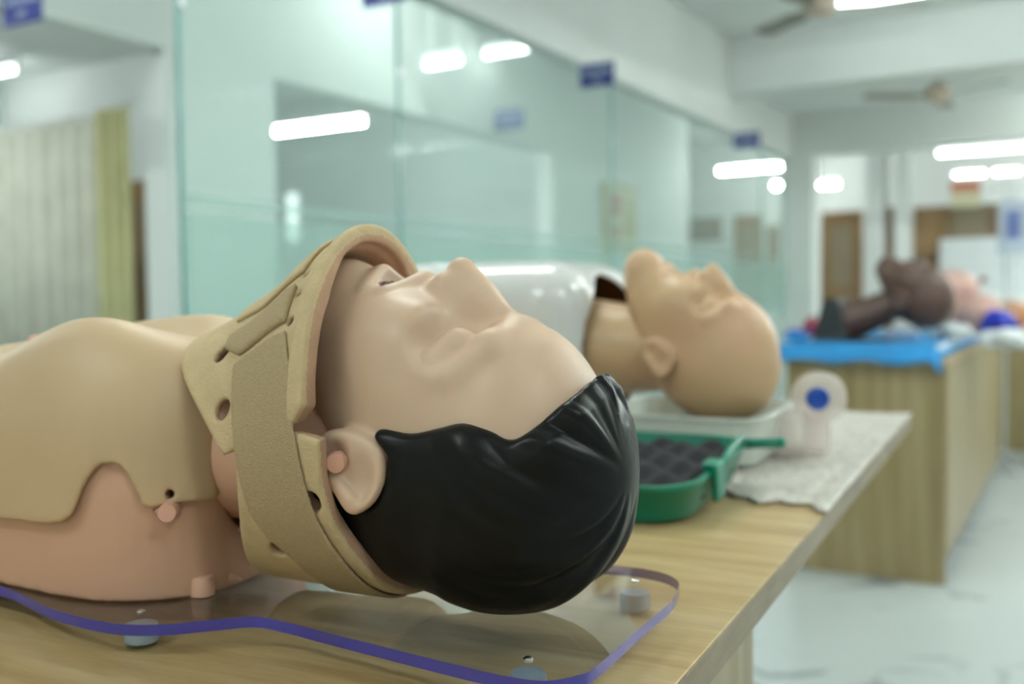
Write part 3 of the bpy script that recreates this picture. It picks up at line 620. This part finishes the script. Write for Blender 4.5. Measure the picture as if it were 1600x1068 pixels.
# hair cap with moulded strands
HP = [(.084, .13), (.0690, .0665), (.0660, .0565), (.0585, .041), (.0505, .0280), (.043, .0235), (.031, .0256), (.0125, .0248), (-.004, .016), (-.021, .0074), (-.039, .0045), (-.0455, .0015), (-.0475, -.0040), (-.0435, -.0105), (-.034, -.0135), (-.034, -.03), (-.062, -.036), (-.09, -.040), (-.12, -.05), (-.13, -.17), (.17, -.17), (.17, .13)]
HPC = HP[:1] + [tuple(p) for p in catmull(HP[1:15], 4, False)] + HP[15:]
QA = np.array((.95, .22, .10)); QA = QA / np.linalg.norm(QA); QX = np.cross(QA, (0, 0, 1)); QX /= np.linalg.norm(QX); QY = np.cross(QA, QX)
def hair(a, b, c0):
    c = np.abs(c0); s = smin(skull(a, b, c), cone(a, b, c, (-.045, -.048, 0), (-.125, -.078, 0), .054, .050), .03); x, y, z = a - .0, b + .01, c
    d = np.sqrt(x * x + y * y + z * z) + 1e-6; ca = (x * QA[0] + y * QA[1] + z * QA[2]) / d; px = (x * QX[0] + y * QX[1] + z * QX[2]) / d; py = (x * QY[0] + y * QY[1] + z * QY[2]) / d
    th = np.arctan2(py, px); pol = np.arccos(np.clip(ca, -1, 1))
    ph = (th + .6 * pol ** 1.3) * 10 + 1.3 * np.sin(pol * 3.1 + th * 2) + 1.1 * np.sin(th * 3 + 1); st1 = np.abs(np.sin(ph * .5)) ** 1.1
    st2 = np.abs(np.sin(ph * 1.3 + 2 * np.sin(pol * 4)))
    pd = poly2(a, b, HPC)[:, :, :1]; near_ = .40 + .60 * np.clip(-pd / .016, 0, 1) ** .6
    amp = np.clip((pol - .10) / .55, 0, 1) * np.clip(1.9 - pol, .15, 1) * np.clip((1.25 * x / .1 + .50), .10, 1) * (1 + .6 * np.clip((a - .03) / .05, 0, 1)) * (1 + .7 * np.clip(b / .04, 0, 1))
    lump = .0007 * np.sin(a * 75 + 1) * np.sin(b * 60)
    th_ = (.0095 + lump + amp * (.0030 * st1 * (.55 + .45 * np.sin(th * 3.3 + 2)) + .0004 * st2 - .0012)) * near_
    f = smax(s - th_, pd + .0008, .005)
    f = np.maximum(f, -(s + .006)); return smax(f, -(ear(a, b, c) - .0006), .003)
netobj('hair', hair, (-.135, -.128, -.092), (.125, .085, .092), .0013, M['hair'], head, HX, smooth_it=1)
# ear plug
ep = HX(np.array([[-.0645, -.0250, .0755], [-.0595, -.0253, .089]])); dv = ep[1] - ep[0]
MB().lathe([(.0046, -.012), (.0054, .003), (.0068, .0035), (.0068, .0095), (.0061, .0104), (0, .0105)], tuple(ep[0]), tuple(dv), 26).build('ear_plug', M['peg'], head, smooth=True, angle=40)

# ------------------------------------------------------------------ rigid foam neck collar
col = empty('neck_collar', MO, MROT, 'two-part beige foam neck collar strapped round the dark-haired manikin', 'neck collar')
us = [-.36, -.33, -.29, -.26, -.23, -.206, -.16]
kT = curve(us, [.212, .2226, .2400, .2560, .2800, .2920, .2940], .006); kB = curve(us, [.030, .030, .030, .029, .0285, .0285, .0285], .006); kW = curve(us, [.085, .085, .087, .090, .095, .098, .100], .006)
def colpar(u, v, z):
    t, b, wd = kT(u), kB(u), kW(u); Z = (z - (t + b) / 2) / ((t - b) / 2); X = np.abs(v + .02) / wd
    return (np.sqrt(Z * Z + X * X) - 1) * .102, np.arctan2(X, Z) * .1
def sheet(poly, out, thick, holes=(), rim=0, k=.003, lip=0):
    def f(u, v, z):
        d, t = colpar(u, v, z); st_ = np.clip((u + .2110) / .004, 0, 1); d = d - lip * st_ * st_ * (3 - 2 * st_); th = thick + rim * np.clip((u + .222) / .02, 0, 1) * np.clip((t - .03) / .05, .25, 1); th = np.where(t > .16, th * .85, th)
        g = smax(d - out, -(d - out) - th, k)
        m = np.abs(d) < .03; e = np.full(g.shape, .05, np.float32); U = np.broadcast_to(u, g.shape)
        e[m] = poly2(U[m], t[m], poly); g = smax(g, e + .0008, k)
        for hu, ht, hr in holes: g = smax(g, hr - np.sqrt((u - hu) ** 2 + (t - ht) ** 2), .002)
        return g
    return f
FRONT = [(-.200, -.05), (-.200, .02), (-.199, .09), (-.194, .148), (-.203, .1575), (-.235, .160), (-.270, .163), (-.286, .141), (-.302, .120), (-.319, .098), (-.332, .079), (-.341, .054), (-.345, .03), (-.345, -.05)]
BACK = [(-.205, .1600), (-.183, .1640), (-.185, .187), (-.183, .208), (-.178, .225), (-.171, .251), (-.160, .32), (-.158, .40), (-.281, .40), (-.281, .251), (-.273, .227), (-.264, .199), (-.259, .172), (-.24, .163)]
STRAP = [(-.2165, .106), (-.205, .131), (-.203, .150), (-.199, .1675), (-.196, .185), (-.192, .206), (-.183, .2355), (-.176, .27), (-.170, .40), (-.215, .40), (-.222, .26), (-.232, .232), (-.243, .22), (-.252, .2), (-.255, .178), (-.258, .155), (-.263, .126), (-.267, .106), (-.259, .1035)]
STAY = [(-.2205, -.05), (-.2205, .066), (-.2560, .066), (-.2880, .060), (-.2920, .050), (-.293, -.05)]
PAD = [(-.2195, .074), (-.2185, .102), (-.2640, .102), (-.2840, .088), (-.2850, .074)]
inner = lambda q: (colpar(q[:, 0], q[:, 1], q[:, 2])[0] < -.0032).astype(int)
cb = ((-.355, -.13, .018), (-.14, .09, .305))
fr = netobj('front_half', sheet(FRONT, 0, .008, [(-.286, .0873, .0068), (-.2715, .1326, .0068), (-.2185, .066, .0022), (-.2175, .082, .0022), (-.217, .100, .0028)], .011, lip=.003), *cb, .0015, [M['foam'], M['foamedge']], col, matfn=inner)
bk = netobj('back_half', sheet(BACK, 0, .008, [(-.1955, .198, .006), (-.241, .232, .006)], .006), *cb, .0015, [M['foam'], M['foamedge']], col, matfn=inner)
netobj('strap', sheet(STRAP, .0028, .0026, k=.001), *cb, .0013, M['strap'], col)
for sgn in (-1, 1):
    netobj('pad_strip', (lambda g, sg: lambda u, v, z: np.maximum(g(u, v, z), -sg * (v + .02)))(sheet(PAD, .0042, .0060, k=.004), sgn), *cb, .0015, M['strap'], fr)
netobj('chin_stay', sheet(STAY, .0030, .0036, k=.0015), *cb, .0015, M['stay'], fr)
# ------------------------------------------------------------------ second manikin: white shell torso with bald beige head, on the same bench
m2 = empty('airway_manikin', E0, TROT, 'bald beige manikin head with open mouth joined to a glossy white shell torso', 'manikin')
def shell_d(u, v, z):
    q = np.maximum(np.abs(v - .885) - .085, 0); r = np.maximum(np.abs(z - .13) - .095, 0); p = np.maximum(np.abs(u + .66) - .21, 0)
    return np.sqrt(q * q + r * r + p * p) - .072
def f_shell(u, v, z):
    d = shell_d(u, v, z); f = smax(d, -d - .007, .002)
    hole = np.maximum((np.sqrt(((v - .885) / .112) ** 2 + ((z - .16) / .115) ** 2) - 1) * .11, -.46 - u); f = smax(f, -hole, .004); return np.maximum(f, .0095 - z)
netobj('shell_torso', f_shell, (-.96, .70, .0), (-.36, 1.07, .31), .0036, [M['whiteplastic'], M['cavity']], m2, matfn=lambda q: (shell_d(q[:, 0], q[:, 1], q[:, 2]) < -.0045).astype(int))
H2 = headframe((-.209, .846, .160), R(22))
netobj('head', lambda a, b, c: face(a, b, c, mouth=1.5, jaw=1), (-.185, -.112, -.092), (.108, .126, .092), .0021, [M['beige'], M['mouth']], m2, H2,
       matfn=lambda q: ((((q[:, 0] + .0905) / .0160) ** 2 + ((q[:, 1] - .0985) / .0245) ** 2 + (q[:, 2] / .027) ** 2 < 1.0) & (q[:, 1] < .0895)).astype(int))
MB().tube([(-.22, .848, .150), (-.28, .850, .158), (-.34, .856, .160), (-.40, .862, .160), (-.47, .87, .155)], [.052, .060, .068, .078, .085], 36).build('neck', M['beige'], m2, smooth=True)

# white tray under the bald head, with a milky end block and a round pivot disc
tr = empty('head_tray', E0, TROT, 'shallow white tray carrying the bald beige head, with a blue-centred disc at its end', 'tray')
def rrect(x0, x1, y0, y1, r, n=6):
    out = []
    for cx, cy, a0 in ((x1 - r, y1 - r, 0), (x0 + r, y1 - r, 90), (x0 + r, y0 + r, 180), (x1 - r, y0 + r, 270)):
        for i in range(n + 1): out.append((cx + r * math.cos(R(a0 + 90 * i / n)), cy + r * math.sin(R(a0 + 90 * i / n))))
    return out
def tub(name, mat, parent, lo, hi, z0, z1, r, th, lip=0, drop=0):
    """open tub with tapered wall, floor and rolled lip"""
    rings = []
    for dx, z in ((-drop, z0), (0, z1 - .006), (lip, z1 - .004), (lip, z1), (-th, z1), (-th - .001, z1 - .004), (-drop - th, z0 + th)):
        rings.append([(x, y, z) for x, y in rrect(lo[0] - dx, hi[0] + dx, lo[1] - dx, hi[1] + dx, r)])
    n = len(rings[0]); v = [p for q in rings for p in q]; f = [tuple(range(n))[::-1], tuple((len(rings) - 1) * n + i for i in range(n))]
    for k in range(len(rings) - 1):
        for i in range(n): f.append((k * n + i, k * n + (i + 1) % n, (k + 1) * n + (i + 1) % n, (k + 1) * n + i))
    o = pyd(name, v, f, mat, parent); o.data.set_sharp_from_angle(angle=R(35)); return o
tub('body', M['tray'], tr, (-.37, .735), (-.118, 1.00), .0090, .075, .035, .004, .004, .012)
MB().box(-.28, -.16, .80, .89, .014, .060, .012, 3).build('head_rest', M['blackfoam'], tr)
MB().box(-.128, -.085, .86, .985, .0095, .074, .010, 3).build('end_block', M['milky'], tr)
MB().lathe([(.0, 0), (.034, 0), (.039, .004), (.039, .011), (.034, .015), (.019, .016), (.018, .013), (0, .013)], (-.067, .898, .092), (0, -1, 0), 40).build('pivot_disc', M['milky'], tr, smooth=True, angle=40)
MB().box(-.09, -.055, .903, .925, .0095, .075, .006, 2).build('disc_bracket', M['milky'], tr)
MB().lathe([(.0165, .0135), (.0165, .018), (.012, .020), (.008, .0185), (0, .0185)], (-.067, .898, .092), (0, -1, 0), 30).build('blue_button', M['bluebutton'], tr, smooth=True, angle=40)

# bubble wrap sheet lying over the bench end
nu, nv = 84, 190; v = []; f = []
for i in range(nu + 1):
    for j in range(nv + 1):
        u = -.42 + .424 * i / nu; e = .545 + .06 * (1 - i / nu) ** .7 * 1.6 + .012 * math.sin(i * .35) + .008 * math.sin(i * .9)
        vv = e + (1.513 - e) * j / nv
        x = u / .0105; y = vv / .0091; rr = math.hypot((x + .5 * (int(y) % 2)) % 1 - .5, (y % 1) - .5)
        z = .0022 + .0028 * max(0, 1 - (rr / .48) ** 2) + .0022 * (math.sin(u * 31 + vv * 13) * math.sin(vv * 17 + 2) + .5) * max(0, min(1, (vv - e) * 9))
        if j == 0: z = .0012
        v.append((u, vv, z))
f = [(i * (nv + 1) + j, (i + 1) * (nv + 1) + j, (i + 1) * (nv + 1) + j + 1, i * (nv + 1) + j + 1) for i in range(nu) for j in range(nv)]
bw = pyd('bubble_wrap', v, f, M['bubble'], loc=E0, rz=TROT); tag(bw, 'white bubble wrap sheet spread over the far end of the front bench', 'bubble wrap')
sm = bw.modifiers.new('t', 'SOLIDIFY'); sm.thickness = .0008; sm.offset = 1

# green case half lined with black egg-crate foam, propped up slightly at its back
gc = empty('green_case', TW(-.112, .395, .001), TROT, 'open green plastic case half lined with black egg-crate foam', 'case'); gc.rotation_euler = (R(3.5), 0, TROT)
tub('case_shell', M['green'], gc, (-.30, .0), (.0, .285), 0, .042, .05, .004, .002, .012)
nx, ny = 96, 92; v = []; f = []
for i in range(nx + 1):
    for j in range(ny + 1):
        x = -.29 + .28 * i / nx; y = .010 + .265 * j / ny; v.append((x, y, .031 + .0085 * math.sin(x / .0105 * 1.0) * math.sin(y / .0105)))
rr_ = .045
def inr(x, y):
    x0, x1, y0, y1 = -.293, -.007, .007, .278; dx = max(x0 + rr_ - x, x - x1 + rr_, 0); dy = max(y0 + rr_ - y, y - y1 + rr_, 0); return math.hypot(dx, dy) < rr_
for i in range(nx):
    for j in range(ny):
        q = [i * (ny + 1) + j, (i + 1) * (ny + 1) + j, (i + 1) * (ny + 1) + j + 1, i * (ny + 1) + j + 1]
        if all(inr(v[k][0], v[k][1]) for k in q): f.append(tuple(q))
o = pyd('egg_foam', v, f, M['blackfoam'], gc); sm = o.modifiers.new('t', 'SOLIDIFY'); sm.thickness = .012; sm.offset = -1
la = MB().box(.002, .009, .085, .120, .008, .050, .003, 2).build('latch', M['green'], gc)
MB().box(-.010, .006, .087, .118, .0425, .051, .003, 2).build('latch_hook', M['green'], la)
MB().tube([tuple(p) for p in catmull([(.002, .125, .038), (.005, .135, .048), (.004, .165, .053), (.002, .215, .053), (.0, .235, .050), (-.002, .245, .040)], 4, False)], .0040, 10).build('handle', M['green'], gc, smooth=True)
MB().cyl((-.004, .262, .038), (.040, .262, .042), .0065, n=16).sph((.040, .262, .042), .0075, 12).build('hinge_pin', M['green'], gc, smooth=True)
# ------------------------------------------------------------------ second bench with the brown head
b2 = empty('back_bench', W(-.68, 4.9, 0), ROT, 'pale striped wood bench behind on the right, under the blue cloth', 'table')
MB().box(-.30, .27, -1.24, 1.24, .755, .78, .002).build('tabletop', M['tabletop'], b2)
MB().box(-.27, .27, -1.24, -1.218, 0, .754, .002).build('end_panel', M['cabwood'], b2)
MB().box(-.26, .255, -1.21, 1.2, .085, .754, .002).build('carcass', M['cabwood'], b2)
for k in range(3):
    MB().box(.256, .272, -1.205 + k * .8, -.415 + k * .8, .09, .75, .002).build('side_door', M['cabwood'], b2)
for x in (-.2, .2):
    for y in (-1.0, 1.1): MB().cyl((x, y, 0), (x, y, .085), .025, n=14).build('foot', M['blackplastic'], b2)
# blue cloth over a flat foam pad
pd_ = MB().box(-.26, .24, -.75, .75, 0, .040, .008, 3).build('foam_pad', M['sheet'], loc=W(-.68, 4.44, .781), rz=ROT); tag(pd_, 'flat white foam pad lying under the blue cloth on the back bench', 'pad')
v = []; f = []; nx, ny = 44, 64
def edge(t, lo, hi, n):     # spacing with the hanging border bunched at the ends
    return lo + (hi - lo) * t / n
for i in range(nx + 1):
    for j in range(ny + 1):
        x = -.325 + .58 * i / nx; y = -1.285 + 1.49 * j / ny; z = .8245 + .002 * math.sin(x * 23) * math.sin(y * 17)
        dl = min(i, j) ; dr = nx - i
        if dl < 3: z -= (.058, .045, .008)[dl] + .006 * math.sin(x * 30 + y * 21) * (dl == 0)
        if dr < 2: z -= (.040, .022)[dr]
        v.append((x, y, z))
f = [(i * (ny + 1) + j, (i + 1) * (ny + 1) + j, (i + 1) * (ny + 1) + j + 1, i * (ny + 1) + j + 1) for i in range(nx) for j in range(ny)]
bc = pyd('blue_cloth', v, f, M['bluecloth'], loc=W(-.68, 4.9, 0), rz=ROT); tag(bc, 'bright blue cloth covering a pad on top of the back bench', 'cloth')
sm = bc.modifiers.new('t', 'SOLIDIFY'); sm.thickness = .002; sm.offset = 0
# brown head trainer on a black wedge stand
bh = empty('brown_head_trainer', W(-.85, 3.92, .8275), ROT, 'dark brown manikin head on a black wedge stand, on the blue cloth', 'manikin')
H3 = headframe((-.523 + .85, 0, .992 - .826), R(16), 1.15)
netobj('head', lambda a, b, c: face(a, b, c, mouth=.8), (-.17, -.112, -.092), (.108, .126, .092), .0035, M['brownskin'], bh, H3, smooth_it=1)
MB().tube([(.30, 0, .145), (.22, 0, .135), (.14, 0, .098), (.07, 0, .075), (.03, 0, .07)], [.062, .060, .066, .075, .078], 28).build('neck', M['brownskin'], bh, smooth=True)
MB().prism([(-.05, 0), (.085, 0), (.045, .155), (.02, .165), (-.012, .158)], -.085, .085).build('wedge_stand', M['blackplastic'], bh)
bh.children[-1].rotation_euler = (R(90), 0, 0)
MB().box(-.05, .23, -.09, .09, 0, .012, .004).build('base_plate', M['blackplastic'], bh)
# pink manikin behind: short torso and round head
pk = empty('pink_manikin', W(-.50, 4.75, .8275), ROT, 'pink manikin torso and head lying behind the brown head', 'manikin')
netobj('torso', lambda u, v, z: smin(ell(u, v, z, (-.03, .10, .19), (.12, .13, .09)), ell(u, v, z, (.0, .08, .08), (.10, .12, .085)), .05), (-.17, -.06, 0), (.12, .26, .30), .006, M['pinkskin'], pk)
netobj('head', lambda u, v, z: smin(ell(u, v, z, (.11, -.05, .085), (.088, .085, .085)), ell(u, v, z, (.07, -.05, .17), (.018, .018, .02)), .02), (0, -.15, -.005), (.22, .05, .21), .005, M['pinkskin'], pk)
MB().lathe([(.0, 0), (.012, .002), (.014, .012), (.01, .03), (0, .034)], (.095, .03, .23), (1, -.5, .3), 16).build('mouth_port', M['cavity'], pk, smooth=True)
# rumpled goods on the bench
def lump(name, c, r, mat, label, cat, seed, rough=.25):
    rs = np.random.RandomState(seed); ks = rs.uniform(-1, 1, (7, 3)) * 3.2; phs = rs.uniform(0, 6.28, 7)
    def fn(x, y, z):
        q = ell(x, y, z, (0, 0, r[2] * .85), r)
        for k, p in zip(ks, phs): q = q + min(r) * rough * .22 * np.sin(k[0] * x / r[0] * 2 + k[1] * y / r[1] * 2 + k[2] * z / r[2] * 2 + p)
        return np.maximum(q, .001 - z)
    o = netobj(name, fn, (-r[0] * 1.5, -r[1] * 1.5, -.01), (r[0] * 1.5, r[1] * 1.5, r[2] * 2.4), min(r) / 7, mat, smooth_it=1); o.location = c; o.rotation_euler = (0, 0, ROT); return tag(o, label, cat)
lump('glove_bundle', W(-.315, 4.60, .8275), (.075, .06, .052), M['deepblue'], 'deep blue rumpled bundle right of the pink manikin head', 'bundle', 3)
lump('crumpled_sheet', W(-.27, 4.40, .782), (.10, .16, .045), M['sheet'], 'crumpled white sheet at the right end of the blue cloth', 'sheet', 5)
lump('plastic_bag', W(-.62, 4.12, .8275), (.07, .09, .026), M['ivbag'], 'pale crumpled plastic bag under the brown neck', 'bag', 8)
lump('plastic_wrap', W(-.45, 4.20, .8275), (.07, .08, .030), M['sheet'], 'whitish crumpled wrap under the back of the brown head', 'wrap', 9)
lump('red_pouch', W(-1.00, 4.25, .8275), (.035, .05, .045), M['red'], 'small dark red pouch left of the black wedge stand', 'pouch', 11)
lump('blue_pouch', W(-.99, 3.95, .8275), (.05, .05, .022), M['deepblue'], 'dark blue rumpled pouch at the left corner of the blue cloth', 'pouch', 12)
lump('light_blue_glove', W(-.955, 3.80, .8275), (.045, .04, .016), M['bluecloth'], 'light blue glove in front of the dark blue pouch', 'glove', 13)
# drip stand and bag behind the bench
iv = empty('drip_stand', W(-.40, 6.3, 0), ROT, 'thin steel drip stand with a clear bag hanging behind the back bench', 'drip stand')
MB().cyl((0, 0, .05), (0, 0, 1.62), .009, n=12).build('pole', M['steel'], iv, smooth=True, angle=40)
MB().tube([(-.10, 0, 1.60), (-.09, 0, 1.585), (0, 0, 1.61), (.09, 0, 1.585), (.10, 0, 1.60)], .005, 8).build('hook_bar', M['steel'], iv, smooth=True)
for a in (0, 72, 144, 216, 288): MB().tube([(0, 0, .07), (.22 * math.cos(R(a)), .22 * math.sin(R(a)), .03), (.26 * math.cos(R(a)), .26 * math.sin(R(a)), .012)], .011, 8).build('foot_arm', M['steel'], iv, smooth=True)
bag = empty('drip_bag', W(-.36, 6.24, 1.20), ROT, 'clear drip bag with blue print hanging on the steel stand', 'drip bag')
netobj('pouch', lambda x, y, z: smax(smax(np.sqrt((np.maximum(np.abs(x) - .055, 0)) ** 2 + (np.maximum(np.abs(z - .17) - .12, 0)) ** 2) - .03, np.abs(y) - .022 * np.cos(np.clip(x / .09, -1.5, 1.5)), .02), -.1 - z, .01), (-.1, -.04, 0), (.1, .04, .35), .006, M['ivbag'], bag)
MB().box(-.035, .035, -.0245, -.0225, .10, .26).build('print', M['ivprint'], bag)
MB().tube([(0, 0, .0), (0, 0, -.06), (.01, 0, -.2), (.02, 0, -.38)], .003, 8).build('drip_line', M['ivbag'], bag, smooth=True)
MB().tube([(-.01, 0, .318), (-.012, 0, .35), (0, 0, .368), (.012, 0, .35), (.01, 0, .318)], .003, 8).build('hanger_loop', M['ivbag'], bag, smooth=True)
# goods on a further bench
b3 = empty('far_bench', W(-.2, 7.9, 0), ROT, 'low wooden bench far behind the drip stand', 'table')
MB().box(-.55, .6, -.9, .9, .74, .77, .003).build('tabletop', M['tabletop'], b3); MB().box(-.5, .55, -.85, .85, 0, .739, .003).build('body', M['cabwood'], b3)
lump('orange_manikin', W(-.45, 7.5, .772), (.16, .2, .10), M['orange'], 'orange-pink manikin part on the far bench behind the drip stand', 'manikin part', 21, .12)
lump('white_bottle', W(-.18, 7.6, .772), (.06, .06, .12), M['whiteplastic'], 'white bottle shape on the far bench right of the orange part', 'bottle', 22, .05)
nt_ = empty('hanging_notice', W(-1.17, 12.0, 1.95), ROT, 'cream notice with an orange header hanging below the far lamps', 'notice')
MB().box(-.15, .15, -.006, .006, 0, .28, .002).build('card', M['cream'], nt_); MB().box(-.15, .15, -.0085, -.0062, .17, .28).build('header_band', M['orangeprint'], nt_)
MB().cyl((-.1, 0, .279), (-.1, 0, .6), .003, n=6).build('cord', M['steel'], nt_)
MB().cyl((.1, 0, .279), (.1, 0, .6), .003, n=6).build('cord', M['steel'], nt_)
# dark brown bell hanging from the ceiling at the top right corner
bl = empty('hanging_bell', W(-.20, 5.6, 2.45), ROT, 'dark brown rounded bell fitting cut by the top right picture corner', 'bell fitting')
MB().lathe([(0, -.02), (.07, .0), (.12, .06), (.125, .14), (.08, .21), (.02, .24)]).build('bell', M['brownskin'], bl, smooth=True)
MB().cyl((0, 0, .23), (0, 0, CZ - 2.45), .012, n=10).build('rod', M['brownskin'], bl, smooth=True)
